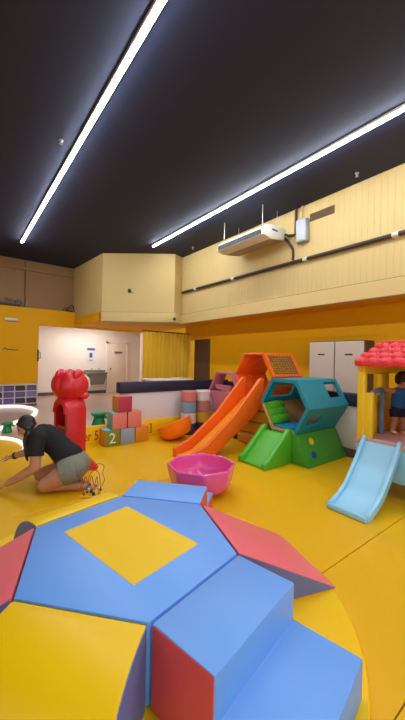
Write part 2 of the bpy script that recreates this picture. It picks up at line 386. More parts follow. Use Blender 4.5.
bm = NB(); box(bm,(4.22,13.28,1.76),(4.54,13.286,1.85)); box(bm,(4.32,13.28,1.46),(4.44,13.286,1.66)); box(bm,(4.3,13.28,1.34),(4.46,13.286,1.37))
link('print', bm, 'poster_ink', t)

# ---------------------------------------------------------------- curtain, counter behind the partition
bm = NB(); n = 120; fr = []; bk = []
for i in range(n+1):
    x = 4.21+(5.83-4.21)*i/n; a = .045*sin(i*.62)+.02*sin(i*.23+1)
    fr.append((x, 8.28+a)); bk.append((x, 8.30+a))
prism_z(bm, fr+bk[::-1], 0.0, 2.26)
t = thing('yellow_curtain', 'pleated yellow curtain hanging under the beige corner', 'curtain', (5.0,8.3,0))
link('cloth', bm, 'curtain', t, ang=60)
bm = NB(); tube(bm, [(4.17,8.29,2.275),(5.83,8.29,2.275)], .018, 8); link('rod', bm, 'brown_frame', t)
for k in range(9):
    bm = NB(); x = 4.3+k*.18
    tube(bm, [(x,8.29+.024*cos(a),2.275+.024*sin(a)) for a in [2*pi*j/12 for j in range(12)]], .006, 6, closed=True); link('ring', bm, 'brown_frame', t)
t = thing('pale_table', 'pale table top showing above the navy partition in front of the curtain', 'table', (4.55,7.3,-.02))
link('table_top', bbox((3.75,6.85,.93),(4.95,7.55,.97),.012), 'white_wall', t)
for x in (3.83,4.87):
    for y in (6.93,7.47): link('leg', bbox((x-.025,y-.025,-.02),(x+.025,y+.025,.932),.005,1), 'steel', t)

# ---------------------------------------------------------------- partitions round the play floor
def partition(name, a, b, nrm, label):
    a = V(a); b = V(b); d = (b-a); L = d.length; d.normalize(); nv = V(nrm)
    t = thing(name, label, 'partition', ((a+b)/2).to_tuple()+(0,))
    def slab(z0, z1, th, o=0):
        bm = NB(); p = [a+nv*(-o), b+nv*(-o), b+nv*(th), a+nv*(th)]
        prism_z(bm, [(q.x,q.y) for q in p], z0, z1); bev(bm, .012); return bm
    return t, slab
t, slab = partition('low_partition', (2.345,5.52), (4.97,5.52), (0,1), 'low white partition with a navy padded top behind the toy blocks')
link('white_board', slab(-.02,.84,.12), 'white_panel', t); link('padded_top', slab(.84,1.04,.16,.03), 'navy_pad', t)
t, slab = partition('side_partition', (4.97,5.48), (4.97,-2.8), (1,0), 'low white partition with a navy padded top behind the teal playhouse')
link('white_board', slab(-.02,.80,.12), 'white_panel', t); link('padded_top', slab(.80,1.0,.16,.03), 'navy_pad', t); link('skirting', slab(-.02,.13,.02,.022), 'grey_skirt', t)
t = thing('foam_kerb', 'long yellow padded kerb with brown lettering behind the toy blocks', 'kerb', (2.9,5.47,-.02))
link('pad', bbox((1.2,5.452,-.02),(4.9,5.516,.315),.012), 'kerb_yellow', t)
link('lettering', text_bm('Under 5 (', .235, .004, M.Translation((1.42,5.45,.075)) @ FACE_S, .68), 'letter_brown', t)
link('lettering', text_bm(']', .20, .004, M.Translation((2.93,5.45,.11)) @ FACE_S, 1.0), 'letter_brown', t)
# white curved tubes of unknown kind at the left, glow added for brightness
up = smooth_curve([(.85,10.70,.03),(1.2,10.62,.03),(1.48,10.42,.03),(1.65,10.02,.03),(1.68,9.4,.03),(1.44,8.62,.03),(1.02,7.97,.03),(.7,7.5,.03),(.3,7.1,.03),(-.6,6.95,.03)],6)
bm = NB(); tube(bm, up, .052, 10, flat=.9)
solo('curved_white_tube', bm, 'white_added_glow', 'white curved tube with added glow on the brown floor below the cubbies', 'light', (1.2,9.4,-.02), 'white curved tubes')
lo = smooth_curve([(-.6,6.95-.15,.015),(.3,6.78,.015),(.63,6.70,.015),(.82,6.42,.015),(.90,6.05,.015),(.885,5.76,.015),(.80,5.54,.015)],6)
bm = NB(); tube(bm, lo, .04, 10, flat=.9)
solo('curved_white_tube', bm, 'white_added_glow', "glowing white curved light tube on the yellow mat's rounded end, by the kneeling person's face", 'light', (.9,6.0,0), 'white curved tubes')
# two green toys beyond the kerb
def green_toy(x, y, k, label):
    t = thing('green_toy_stool', label, 'toy', (x,y,-.02), 0, 'green toys beyond the kerb')
    bm = NB(); lathe(bm, [(.13*k,0),(.15*k,.05*k),(.10*k,.2*k),(.12*k,.25*k)], 18, (x,y,-.02)); link('base', bm, 'toy_green', t)
    bm = NB(); lathe(bm, [(.15*k,.25*k),(.17*k,.28*k),(.16*k,.31*k),(.08*k,.33*k)], 18, (x,y,-.02)); link('seat', bm, 'toy_green', t)
    bm = NB(); box(bm,(x+.06*k,y-.18*k,.17*k),(x+.2*k,y+.0,.21*k)); bev(bm,.015); link('handle', bm, 'green_deep', t)
green_toy(2.47,6.9,1,'green plastic toy stool on the floor behind the yellow kerb')
green_toy(.80,7.3,.62,'green plastic toy behind the kneeling person at the left edge')

# ---------------------------------------------------------------- toy blocks
def cube(x, z, y, fs, ms, label, w=.262, h=.275, extra=None):
    bm = NB(); box(bm, (x,y,z), (x+w,y+.262,z+h)); bev(bm, .012)
    fix(bm)
    for f in bm.faces:
        n = f.normal
        if n.x < -.8: f.material_index = 1
        elif n.z > .8: f.material_index = 2
    loc = (x+w/2, y+.131, z)
    if extra is None:
        return solo('toy_block', bm, ms, label, 'block', loc, 'stacked toy blocks')
    t = thing('toy_block', label, 'block', loc, 0, 'stacked toy blocks')
    link('cube', bm, ms, t); link('numeral', text_bm(extra, .25, .003, M.Translation((x+.065,y-.002,z+.05)) @ FACE_S, 1.0), 'block_white', t)
yb = 5.175
cube(1.965,0,yb,0,['block_green','block_orange','block_cyan'],'olive green toy block with a white number 2, bottom left of the stack',extra='2')
cube(2.24,0,yb,0,['block_grey','block_pink','block_teal'],'grey-blue toy block in the middle of the bottom row')
cube(2.515,0,yb,0,['block_orange','block_magenta','block_pink'],'orange toy block at the right end of the bottom row')
cube(2.09,.277,yb,0,['block_pink','block_teal','block_cyan'],'salmon toy block with a teal side, left in the second row')
cube(2.365,.277,yb,0,['block_pink','block_magenta','block_orange'],'salmon pink toy block, right in the second row of the stack')
cube(2.18,.554,yb,0,['block_magenta','block_orange','block_pink'],'magenta toy block with an orange side on top of the stack')

# ---------------------------------------------------------------- columns of foam discs
def column(x, y, r, cols, names, where):
    h = .213
    for k, c in enumerate(cols):
        bm = NB(); lathe(bm, [(r-.015,0),(r,.015),(r,h-.015),(r-.015,h)], 28, (x,y,k*(h+.002)))
        solo('foam_disc', bm, c, '%s foam disc, %s of the %s column' % (names[k], ['lowest','second','third','topmost'][k], where), 'foam disc', (x,y,k*(h+.002)), 'stacked foam discs')
column(3.69,5.25,.155,['disc_navy','disc_white','disc_blue','disc_pink'],['dark purple','white','grey-blue','salmon'],'left')
column(4.03,5.22,.155,['disc_navy','disc_yellow','disc_rose','disc_white'],['dark purple','yellow','dull rose','off-white'],'right')

# ---------------------------------------------------------------- hexagonal foam climber in front
HC = V((.85,1.79)); HR = .651; HA = R(-48.1); HT = .40; ZM = .04
hexp = [V((HC.x+HR*cos(HA+k*pi/3), HC.y+HR*sin(HA+k*pi/3))) for k in range(6)]    # C-side corner first, counter-clockwise
GAP = .006
bm = NB(); lathe(bm, [(1.285,0),(1.295,.01),(1.295,ZM-.008),(1.287,ZM)], 96, (HC.x,HC.y,0))
solo('round_foam_base', bm, 'foam_yellow', 'large round yellow foam base under the soft climbing set', 'mat', (HC.x,HC.y,0))
t = thing('hexagon_block', 'blue hexagonal foam block with a yellow square in the middle of the climbing set', 'foam block', (HC.x,HC.y,ZM))
bm = NB(); prism_z(bm, [(p.x+(HC.x-p.x)*.008, p.y+(HC.y-p.y)*.008) for p in hexp], ZM, HT); bev(bm,.012); link('body', bm, 'foam_blue', t)
# yellow panel sewn into the top
e1 = V((cos(R(12)), sin(R(12))))*.2375; e2 = V((-sin(R(12)), cos(R(12))))*.35
pc = V((.851,1.806))
bm = NB(); prism_z(bm, [((pc+e1*a+e2*b).x, (pc+e1*a+e2*b).y) for a,b in ((-1,-1),(1,-1),(1,1),(-1,1))], HT-.004, HT+.0025); bev(bm,.002,1)
link('yellow_panel', bm, 'foam_yellow', t)
def edge_thing(k, name, label, cat, group=None):
    p, q = hexp[k], hexp[(k+1)%6]; m = (p+q)/2; a = HA+k*pi/3+pi/6
    n = V((cos(a), sin(a)))
    m = m+n*GAP
    return thing(name, label, cat, (m.x, m.y, ZM), a-pi/2, group)
HW = HR/2-.004; HH = HT-ZM
def inset(poly, d):
    out = []; n = len(poly)
    for i in range(n):
        a, b, c = V(poly[i-1]), V(poly[i]), V(poly[(i+1)%n])
        e, f = (b-a).normalized(), (c-b).normalized()
        ne, nf = V((-e.y,e.x)), V((-f.y,f.x)); m = (ne+nf); m = m/max(.3, m.dot(ne))
        out.append(tuple(b+m*d))
    return out
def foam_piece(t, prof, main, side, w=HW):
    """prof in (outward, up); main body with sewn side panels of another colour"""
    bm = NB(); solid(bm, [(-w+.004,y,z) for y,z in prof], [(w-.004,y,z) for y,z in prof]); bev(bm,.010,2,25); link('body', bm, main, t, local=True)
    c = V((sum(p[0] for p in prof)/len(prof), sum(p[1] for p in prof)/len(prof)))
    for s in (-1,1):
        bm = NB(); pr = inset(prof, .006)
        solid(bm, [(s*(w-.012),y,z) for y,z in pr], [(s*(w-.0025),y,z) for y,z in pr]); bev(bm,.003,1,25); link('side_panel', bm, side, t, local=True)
ramp = [(0,0),(.70,0),(.70,.012),(0,HH)]
arch = [(0,0),(.40,0)] + [(.40*cos(a)**.9, .012+(HH-.012)*sin(a)**.9) for a in [pi/2*j/14*.99999 for j in range(0,15)]]
stair = [(0,0),(.655,0),(.655,HH/2),(.337,HH/2),(.337,HH),(0,HH)]
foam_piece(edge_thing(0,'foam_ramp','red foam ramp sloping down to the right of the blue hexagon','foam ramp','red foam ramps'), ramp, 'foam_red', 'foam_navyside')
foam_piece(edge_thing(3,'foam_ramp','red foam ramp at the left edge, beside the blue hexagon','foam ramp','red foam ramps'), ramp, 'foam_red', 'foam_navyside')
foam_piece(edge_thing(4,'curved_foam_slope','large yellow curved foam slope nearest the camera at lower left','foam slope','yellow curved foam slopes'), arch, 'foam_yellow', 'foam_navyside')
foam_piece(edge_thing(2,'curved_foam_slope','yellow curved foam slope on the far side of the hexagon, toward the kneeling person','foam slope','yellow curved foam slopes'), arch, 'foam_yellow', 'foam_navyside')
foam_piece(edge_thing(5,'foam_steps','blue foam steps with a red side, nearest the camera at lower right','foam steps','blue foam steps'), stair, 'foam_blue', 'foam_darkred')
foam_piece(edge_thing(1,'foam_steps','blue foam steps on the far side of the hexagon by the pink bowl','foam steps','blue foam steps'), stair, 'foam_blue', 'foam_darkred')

# ---------------------------------------------------------------- big moulded bowls
def bowl(name, m, label, loc, rmat=None, D=.75, H=.3):
    t = thing(name, label, 'bowl', loc, 0, 'big octagonal sitting bowls')
    if rmat is not None: t.matrix_world = M.Translation(loc) @ rmat
    FR[t.name] = M.Identity(4)
    bm = NB(); n = 64
    def rad(a, f):   # octagon softened toward the bottom
        q = (a % (pi/4)) - pi/8
        o = cos(pi/8)/cos(q)
        return 1+(o-1)*f*1.0
    prof = [(.10,0,0),(.17,.004,.03),(.25,.03,.08),(.312,.085,.18),(.348,.16,.4),(.366,.25,.8),(.375,H,1)]
    inn = [(.345,H+.0,1),(.338,.25,.8),(.32,.165,.4),(.282,.1,.18),(.22,.05,.08),(.12,.03,.1),(.05,.028,0)]
    rings = []
    for r, z, f in prof+inn:
        rings.append([bm.verts.new((r*D/.75*rad(2*pi*k/n, f)*cos(2*pi*k/n+.2), r*D/.75*rad(2*pi*k/n, f)*sin(2*pi*k/n+.2), z)) for k in range(n)])
    for A, B in zip(rings, rings[1:]):
        for k in range(n): bm.faces.new([A[k], A[(k+1)%n], B[(k+1)%n], B[k]])
    bm.faces.new(rings[0][::-1]); bm.faces.new(rings[-1])
    link('shell', bm, m, t, local=True, ang=50)
    bm = NB(); pts = []
    for k in range(n): a = 2*pi*k/n; r = .362*D/.75*rad(a,1); pts.append((r*cos(a+.2), r*sin(a+.2), H+.004))
    tube(bm, pts, .014, 8, closed=True); link('rim', bm, m, t, local=True)
    return t
bowl('sitting_bowl','pink_bowl','shiny pink octagonal bowl on the yellow floor in front of the orange slide',(2.225,2.885,0), D=.78)
bl = M.Rotation(-TH,4,'Z') @ M.Rotation(R(-24),4,'Y') @ M.Rotation(R(-8),4,'X')
bowl('sitting_bowl','orange_bowl','orange bowl tipped on its side against the column of foam discs',(3.27,4.93,.055), bl, .68, .27)

# ---------------------------------------------------------------- hexagonal play houses
def hexc(s): return [V((s*cos(k*pi/3), s*sin(k*pi/3))) for k in range(6)]
def hex_panel(k, s, th, x0, x1, hole=None, frac=1):
    """one side of a hexagonal tunnel along X; hole = (u0,u1,v0,v1) cuts a window"""
    O = hexc(s); I = hexc(s-th); a, b, c, d = O[k], O[(k+1)%6], I[(k+1)%6], I[k]
    bm = NB()
    def seg(u0,u1,v0,v1):
        q = [a.lerp(b,v0), a.lerp(b,v1), d.lerp(c,v1), d.lerp(c,v0)]
        xa, xb = x0+(x1-x0)*u0, x0+(x1-x0)*u1
        solid(bm, [(xa,p.x,p.y) for p in q], [(xb,p.x,p.y) for p in q])
    if hole:
        u0,u1,v0,v1 = hole
        seg(0,u0,0,1); seg(u1,1,0,1); seg(u0,u1,0,v0); seg(u0,u1,v1,1)
        bmesh.ops.remove_doubles(bm, verts=bm.verts[:], dist=1e-5)
    else:
        seg(0,1,0,1); bev(bm,.008,1)
    return bm
def put(bm, loc): bm.transform(M.Translation(loc)); return bm
s = .457; hz = .43+s*.866
# teal and green one
t = thing('hexagon_playhouse', 'teal hexagonal foam playhouse on a green base with a small green slide', 'playhouse', (4.4,3.065,0))
c0 = (0,3.065,hz)
bm = NB(); solid(bm, [(3.9,2.61,0),(4.93,2.61,0),(4.93,3.53,0),(3.9,3.53,0)], [(3.9,2.82,.43),(4.93,2.82,.43),(4.93,3.30,.43),(3.9,3.30,.43)]); bev(bm,.012)
base = link('base', bm, 'green_deep', t)
def dot(x, z, m):
    y = 2.61+.21*z/.43; bm = NB(); lathe(bm, [(.052,-.012),(.052,.008),(.044,.014)], 20)
    bm.transform(M.Translation((x,y,z)) @ M.Rotation(pi/2-math.atan2(.21,.43),4,'X')); return link('disc', bm, m, base)
dot(4.17,.315,'dot_yellow'); dot(4.12,.145,'dot_blue')
bm = NB(); tube(bm, smooth_curve([(4.40+.06*cos(a), 2.61+.21*.13/.43-.008, .13+.03*sin(a)) for a in [pi+pi*j/8 for j in range(9)]],2), .012, 6); link('smile_mark', bm, 'green', base)
for k in range(6):
    m = ['teal','teal','teal','teal','wood_beige','wood_beige'][k]
    hole = {2:(.60,.93,.12,.68), 3:(.13,.42,.30,.72), 0:(.12,.62,.25,.8)}.get(k)
    o = link('side_panel', put(hex_panel(k, s, .05, 3.9, 4.932, hole), c0), m, t)
link('floor_pad', bbox((3.93,2.92,.48),(4.5,3.26,.515),.012), 'cyan_pad', t)
bm = NB()
for j in range(3):
    q = hexc(s-.1); p = q[5].lerp(q[0], .22+.30*j)
    tube(bm, [(3.91,c0[1]+p.x,c0[2]+p.y),(3.95,c0[1]+p.x,c0[2]+p.y),(4.24,c0[1]+p.x,c0[2]+p.y),(4.28,c0[1]+p.x,c0[2]+p.y)], [.055,.08,.08,.055], 16)
link('padded_rolls', bm, 'green', t)
bm = NB()
O = hexc(s+.001); I = hexc(s-.06)
for k in range(4): solid(bm, [(3.885,3.065+p.x,hz+p.y) for p in (O[k],O[k+1],I[k+1],I[k])], [(3.90,3.065+p.x,hz+p.y) for p in (O[k],O[k+1],I[k+1],I[k])])
bmesh.ops.remove_doubles(bm, verts=bm.verts[:], dist=1e-5)
link('end_trim', bm, 'teal', t)
# slide of the green house: bed and two solid sides
bm = NB(); prism_y(bm, [(3.34,0),(3.895,0),(3.895,.42),(3.82,.42),(3.40,.045),(3.34,.035)], 2.97, 3.36); bev(bm,.008,1); link('slide_bed', bm, 'green', t)
for a, b in ((2.90,2.975),(3.355,3.43)):
    bm = NB(); prism_y(bm, [(3.32,0),(3.895,0),(3.895,.50),(3.83,.50),(3.40,.12),(3.32,.085)], a, b); bev(bm,.014); link('slide_side', bm, 'green', t)
# orange one with the long slide
t = thing('slide_tower', 'orange hexagonal foam tower with a long orange slide facing left', 'playhouse', (4.5,3.92,0))
oz = .835+s*.866; c1 = (0,3.92,oz)
for k in range(6):
    hole = {2:(.1,.9,.1,.92)}.get(k)
    link('side_panel', put(hex_panel(k, s, .05, 4.12, 4.92, hole), c1), 'orange', t)
bm = NB(); O = hexc(s-.012)
for j in range(9):
    u = 4.22+.6*j/8; p, q = O[2], O[3]
    tube(bm, [(u,3.92+p.x*.95+q.x*.05,oz+p.y*.95+q.y*.05),(u,3.92+p.x*.07+q.x*.93,oz+p.y*.07+q.y*.93)], .014, 6)
for j in range(8):
    r = O[2].lerp(O[3], .14+.72*j/7); tube(bm, [(4.19,3.92+r.x,oz+r.y),(4.84,3.92+r.x,oz+r.y)], .014, 6)
link('rope_net', bm, 'net', t)
for j, (w, z) in enumerate(((.72,0),(.84,.21),(.90,.42),(.76,.63))):
    link('base_layer', bbox((4.10,3.92-w/2,z),(4.92,3.92+w/2,z+.205),.05,3), 'ochre', t)
bed_top = [(2.70,.035),(2.95,.075),(3.46,.40),(4.10,.845)]
bm = NB(); prism_y(bm, [(2.66,0),(2.99,0),(3.5,.31),(4.14,.77),(4.14,.86)]+bed_top[::-1]+[(2.66,.03)], 3.735, 4.095); bev(bm,.01,1); link('slide_bed', bm, 'orange_light', t)
rail = [(2.64,0),(2.98,0),(3.485,.30),(4.13,.72),(4.13,1.2),(4.06,1.19),(3.463,.607),(2.946,.241),(2.66,.14),(2.64,.12)]
for a, b in ((3.67,3.735),(4.095,4.16)):
    bm = NB(); prism_y(bm, rail, a, b); bev(bm,.014); link('slide_side', bm, 'orange', t)
# pink one behind
t = thing('hexagon_playhouse', 'pink hexagonal foam playhouse on a navy base behind the orange slide', 'playhouse', (4.5,4.82,0))
c2 = (0,4.80,.46+s*.866)
bm = NB(); solid(bm, [(4.2,4.4,0),(4.62,4.4,0),(4.62,5.2,0),(4.2,5.2,0)], [(4.2,4.57,.46),(4.62,4.57,.46),(4.62,5.03,.46),(4.2,5.03,.46)]); bev(bm,.012); link('base', bm, 'navy_foam', t)
for k in range(6): link('side_panel', put(hex_panel(k, s, .05, 4.2, 4.5), c2), 'pink_foam', t)
bm = NB(); O = hexc(s-.045)
low = [O[0].lerp(O[1],.0), O[3], O[4], O[5]]
prism_x(bm, [(4.80+p.x, c2[2]+p.y) for p in low], 4.2, 4.25); bev(bm,.008,1); link('end_panel', bm, 'pink_foam', t)
bm = NB(); prism_x(bm, [(4.55,.99),(4.60,.90),(5.0,.90),(5.05,.99)], 4.205, 4.25); link('window_sill', bm, 'pink_foam', t)

# ---------------------------------------------------------------- plastic playhouse on the right
t = thing('plastic_playhouse', 'yellow plastic playhouse with red shingled roof and pale blue slide at the right edge', 'playhouse', (4.35,1.3,0))
PX0, PX1, PY0, PY1, PF = 3.78, 4.95, .68, 1.90, .62
link('platform', bbox((PX0-.02,PY0,PF-.06),(PX1,PY1,PF),.015), 'pink_plastic', t)
for x, y in ((PX0,PY1-.16),(PX1-.16,PY1-.16),(PX0,PY0),(PX1-.16,PY0)):
    link('base_leg', bbox((x,y,0),(x+.16,y+.16,PF-.055),.02), 'sky_plastic', t)
link('base_front', bbox((PX0-.005,PY0+.16,.2),(PX0+.03,PY1-.16,PF-.055),.01), 'sky_plastic', t)
bm = NB(); box(bm,(PX0+.16,PY1-.06,.1),(PX1-.16,PY1-.02,PF-.06)); link('base_side', bm, 'sky_plastic', t)
for x, y in ((PX0,PY1-.085),(PX1-.07,PY1-.085),(PX0,PY0),(PX1-.07,PY0)):
    link('post', bbox((x,y,PF),(x+.075,y+.085,1.5),.012), 'yellow_plastic', t)
link('front_panel', bbox((PX0+.005,PY1-.175,PF),(PX0+.07,PY1-.07,1.15),.012), 'yellow_plastic', t)
link('front_panel', bbox((PX0+.005,PY0+.07,PF),(PX0+.07,PY0+.4,1.15),.012), 'yellow_plastic', t)
bm = NB(); box(bm,(PX0+.07,PY1-.05,PF),(PX1-.07,PY1-.01,1.1)); box(bm,(PX0+.07,PY1-.05,1.36),(PX1-.07,PY1-.01,1.5)); box(bm,(4.28,PY1-.06,1.1),(4.50,PY1-.005,1.36)); bev(bm,.01); link('side_wall', bm, 'yellow_plastic', t)
bm = NB(); box(bm,(PX1-.06,PY0+.08,PF),(PX1-.01,PY1-.08,1.5)); bev(bm,.01); link('back_wall', bm, 'yellow_plastic', t)
bm = NB(); box(bm,(PX0+.07,PY0+.01,PF),(PX1-.07,PY0+.05,1.1)); box(bm,(4.28,PY0+.005,1.1),(4.50,PY0+.06,1.5)); bev(bm,.01); link('side_wall', bm, 'yellow_plastic', t)
# roof: four overlapping courses of scalloped shingles on a low hip
roof_bm = NB()
ex0, ex1, ey0, ey1 = PX0-.07, PX1+.08, PY0-.10, PY1+.01
def rect(ins, z): return [(ex0+ins,ey0+ins,z),(ex1-ins,ey0+ins,z),(ex1-ins,ey1-ins,z),(ex0+ins,ey1-ins,z)]
solid(roof_bm, rect(0,1.455), rect(.0,1.515)); solid(roof_bm, rect(.01,1.515), rect(.22,1.735)); bev(roof_bm,.02)
rf = link('roof', roof_bm, 'red_plastic', t)
bm = NB()
for row in range(4):
    ins = .0+.055*row; z = 1.515+.058*row
    for side in range(2):
        L0, L1 = (ey0+ins, ey1-ins) if side == 0 else (ex0+ins, ex1-ins)
        n = 10; w = (L1-L0)/n
        for j in range(n+(row%2)):
            c = L0+w*(j+.5-.5*(row%2)); c = min(max(c, L0+w*.3), L1-w*.3)
            if side == 0: ball(bm, (ex0+ins+.03,c,z), (.055,w*.52,.042), 10, 6, M.Rotation(R(-40),3,'Y'))
            else: ball(bm, (c,ey1-ins-.03,z), (w*.52,.055,.042), 10, 6, M.Rotation(R(-40),3,'X'))
link('shingles', bm, 'red_plastic', rf)
link('roof_cap', bbox((ex0+.21,ey0+.21,1.725),(ex1-.21,ey1-.21,1.755),.015), 'red_plastic', rf)
# slide
def offset(pts, d):
    out = []
    for i, p in enumerate(pts):
        a = V(pts[max(i-1,0)]); b = V(pts[min(i+1,len(pts)-1)]); tt = (b-a).normalized(); out.append((p[0]-tt.y*d, p[1]+tt.x*d))
    return out
sl = [(p.x,p.y) for p in smooth_curve([(3.045,.035,0),(3.15,.05,0),(3.38,.17,0),(3.62,.42,0),(3.765,.60,0),(3.79,.628,0)],6)]
bm = NB(); prism_y(bm, sl+offset(sl,-.025)[::-1], 1.44, 1.78); bev(bm,.006,1,60); link('slide_bed', bm, 'sky_plastic', t)
for a, b in ((1.405,1.44),(1.78,1.815)):
    up_ = offset(sl,.035); lo_ = offset(sl,-.035)
    bm = NB(); prism_y(bm, up_+lo_[::-1], a, b); bev(bm,.012,2,50); link('slide_side', bm, 'sky_plastic', t)
link('slide_lip', bbox((3.02,1.405,.0),(3.07,1.815,.06),.018), 'sky_plastic', t)
bm = NB(); prism_y(bm, [(3.3,0),(3.42,0),(3.72,.30),(3.78,.5),(3.70,.43),(3.45,.16)], 1.55, 1.67); link('slide_support', bm, 'sky_plastic', t)
bm = NB(); tube(bm, smooth_curve([(3.90,1.80,1.05),(3.92,1.79,1.12),(4.0,1.78,1.16),(4.16,1.78,1.16),(4.2,1.79,1.1),(4.2,1.80,.9),(4.2,1.80,PF-.01)],5), .032, 10); link('grab_rail', bm, 'rail_grey', t)
bm = NB(); tube(bm, [(3.90,1.82,1.05),(3.90,1.845,.95)], .03, 10); link('rail_bracket', bm, 'rail_grey', t)

# ---------------------------------------------------------------- red climbing arch
t = thing('red_climbing_arch', 'tall red plastic crawl-through figure with ridged round top behind the kneeling person', 'climbing toy', (1.2,4.36,0), -TH)
a = R(50); tx = V((cos(a), sin(a))); ux = V((-sin(a), cos(a)))
def P3(u, w, z): p = ux*u+tx*w; return (p.x, p.y, z)
def arch_loop(hw, top, zb, n=12):
    r = hw; return [(-hw,zb)]+[(-r*cos(pi*k/n), top-r+r*sin(pi*k/n)) for k in range(n+1)]+[(hw,zb)]
o1, i1 = arch_loop(.175,.97,0), arch_loop(.122,.89,.02)
bm = NB(); loop = o1+i1[::-1]
n_ = len(loop); A = []
for w, sc in ((-.15,.96),(-.12,1),(-.02,1.07),(.06,1.05),(.11,.98)):
    A.append([bm.verts.new(P3(u*(sc if j < len(o1) else 1), w, z if z < .05 else z*(1+(sc-1)*.3))) for j,(u,z) in enumerate(loop)])
for X_, Y_ in zip(A, A[1:]):
    for j in range(n_): bm.faces.new([X_[j], X_[(j+1)%n_], Y_[(j+1)%n_], Y_[j]])
m_ = len(o1)
for ring, fl in ((A[0],1),(A[-1],0)):
    for j in range(m_-1):
        f = [ring[j], ring[j+1], ring[n_-2-j], ring[n_-1-j]]; bm.faces.new(f)
link('arch_body', bm, 'climb_red', t, local=True, ang=50)
bm = NB(); tube(bm, [P3(u*.86,-.15,z*.975) for u,z in o1[1:-1]], .028, 10); link('arch_lip', bm, 'climb_red', t, local=True)
bm = NB(); q = [P3(-.124,.05,0),P3(.124,.05,0),P3(.124,.07,0),P3(-.124,.07,0)]; solid(bm, q, [(x,y,.86) for x,y,z in q]); link('inner_wall', bm, 'climb_inner', t, local=True)
bm = NB(); q = [P3(-.13,-.125,0),P3(.13,-.125,0),P3(.13,-.09,0),P3(-.13,-.09,0)]; solid(bm, q, [(x,y,.58) for x,y,z in q]); bev(bm,.012); link('lower_panel', bm, 'climb_inner', t, local=True)
bm = NB(); tube(bm, [P3(-.13,-.107,.585),P3(.13,-.107,.585)], .02, 10); link('cross_bar', bm, 'climb_pink', t, local=True)
bm = NB(); n1, n2 = 56, 24; rings = []
for j in range(1, n2):
    th = pi*j/n2; row = []
    for k in range(n1):
        ph = 2*pi*k/n1; rr = 1+.10*abs(sin(3.5*ph))**.7*sin(th)**.6-.05
        row.append(bm.verts.new((-.03+.225*rr*sin(th)*cos(ph), .205*rr*sin(th)*sin(ph), 1.125+.215*cos(th)*(1-.10*cos(th)**8*(th<1)))))
    rings.append(row)
for X_, Y_ in zip(rings, rings[1:]):
    for k in range(n1): bm.faces.new([X_[k], X_[(k+1)%n1], Y_[(k+1)%n1], Y_[k]])
bm.faces.new(rings[0]); bm.faces.new(rings[-1][::-1])
link('ridged_top', bm, 'climb_red', t, local=True, ang=60)
for kx in (-.135,-.02,.09):
    bm = NB(); ball(bm, (kx,-.02,1.255-.25*kx*kx), (.058,.135,.082)); link('ridge', bm, 'climb_red', t, local=True)
bm = NB(); ball(bm, (.10,.11,1.135), (.095,.11,.13)); link('round_side_disc', bm, 'eye_white', t, local=True)
bm = NB(); ball(bm, (.145,.03,.985), (.065,.1,.05)); link('chin', bm, 'climb_red', t, local=True)
bm = NB(); solid(bm, [(.10,-.06,0),(.335,.06,0),(.32,.20,0),(.08,.12,0)], [(.10,-.02,.24),(.20,.06,.17),(.19,.12,.17),(.08,.08,.24)]); bev(bm,.02); link('foot', bm, 'climb_red', t, local=True)

# ---------------------------------------------------------------- bead maze
t = thing('bead_maze', 'small bead maze with thin looping wires and coloured beads beside the kneeling person', 'toy', (1.18,3.46,0), -TH)
bm = NB(); box(bm, (-.10,-.08,0),(.11,.08,.022)); bev(bm,.008); link('base', bm, 'kerb_yellow', t, local=True)
loops = [[(-.09,-.02,.02),(-.115,-.02,.1),(-.10,-.01,.18),(-.13,0,.25),(-.07,.0,.29),(.0,.01,.27),(.05,.0,.34),(.125,.0,.325),(.115,-.01,.24),(.14,-.02,.18),(.10,-.02,.09),(.09,-.02,.02)],
         [(-.06,-.06,.02),(-.08,-.05,.12),(-.05,-.05,.22),(-.02,-.05,.12),(.01,-.05,.23),(.04,-.05,.13),(.07,-.05,.22),(.09,-.06,.02)],
         [(-.04,.06,.02),(-.06,.06,.16),(.0,.06,.25),(.06,.06,.2),(.07,.06,.02)]]
for l in loops:
    bm = NB(); tube(bm, smooth_curve(l,6), .0038, 6); link('wire', bm, 'wire_brown', t, local=True)
bc = ['bead_red','bead_dark','bead_white','bead_green','bead_blue','bead_dark','bead_white','bead_red','bead_green','bead_dark','bead_white','bead_blue','bead_dark']
for i, c in enumerate(bc):
    bm = NB(); ball(bm, (-.065+.155*((i*5)%13)/12, -.055+.03*(i%3), .036+.026*(i%4)), .0155, 12, 8); link('bead', bm, c, t, local=True)

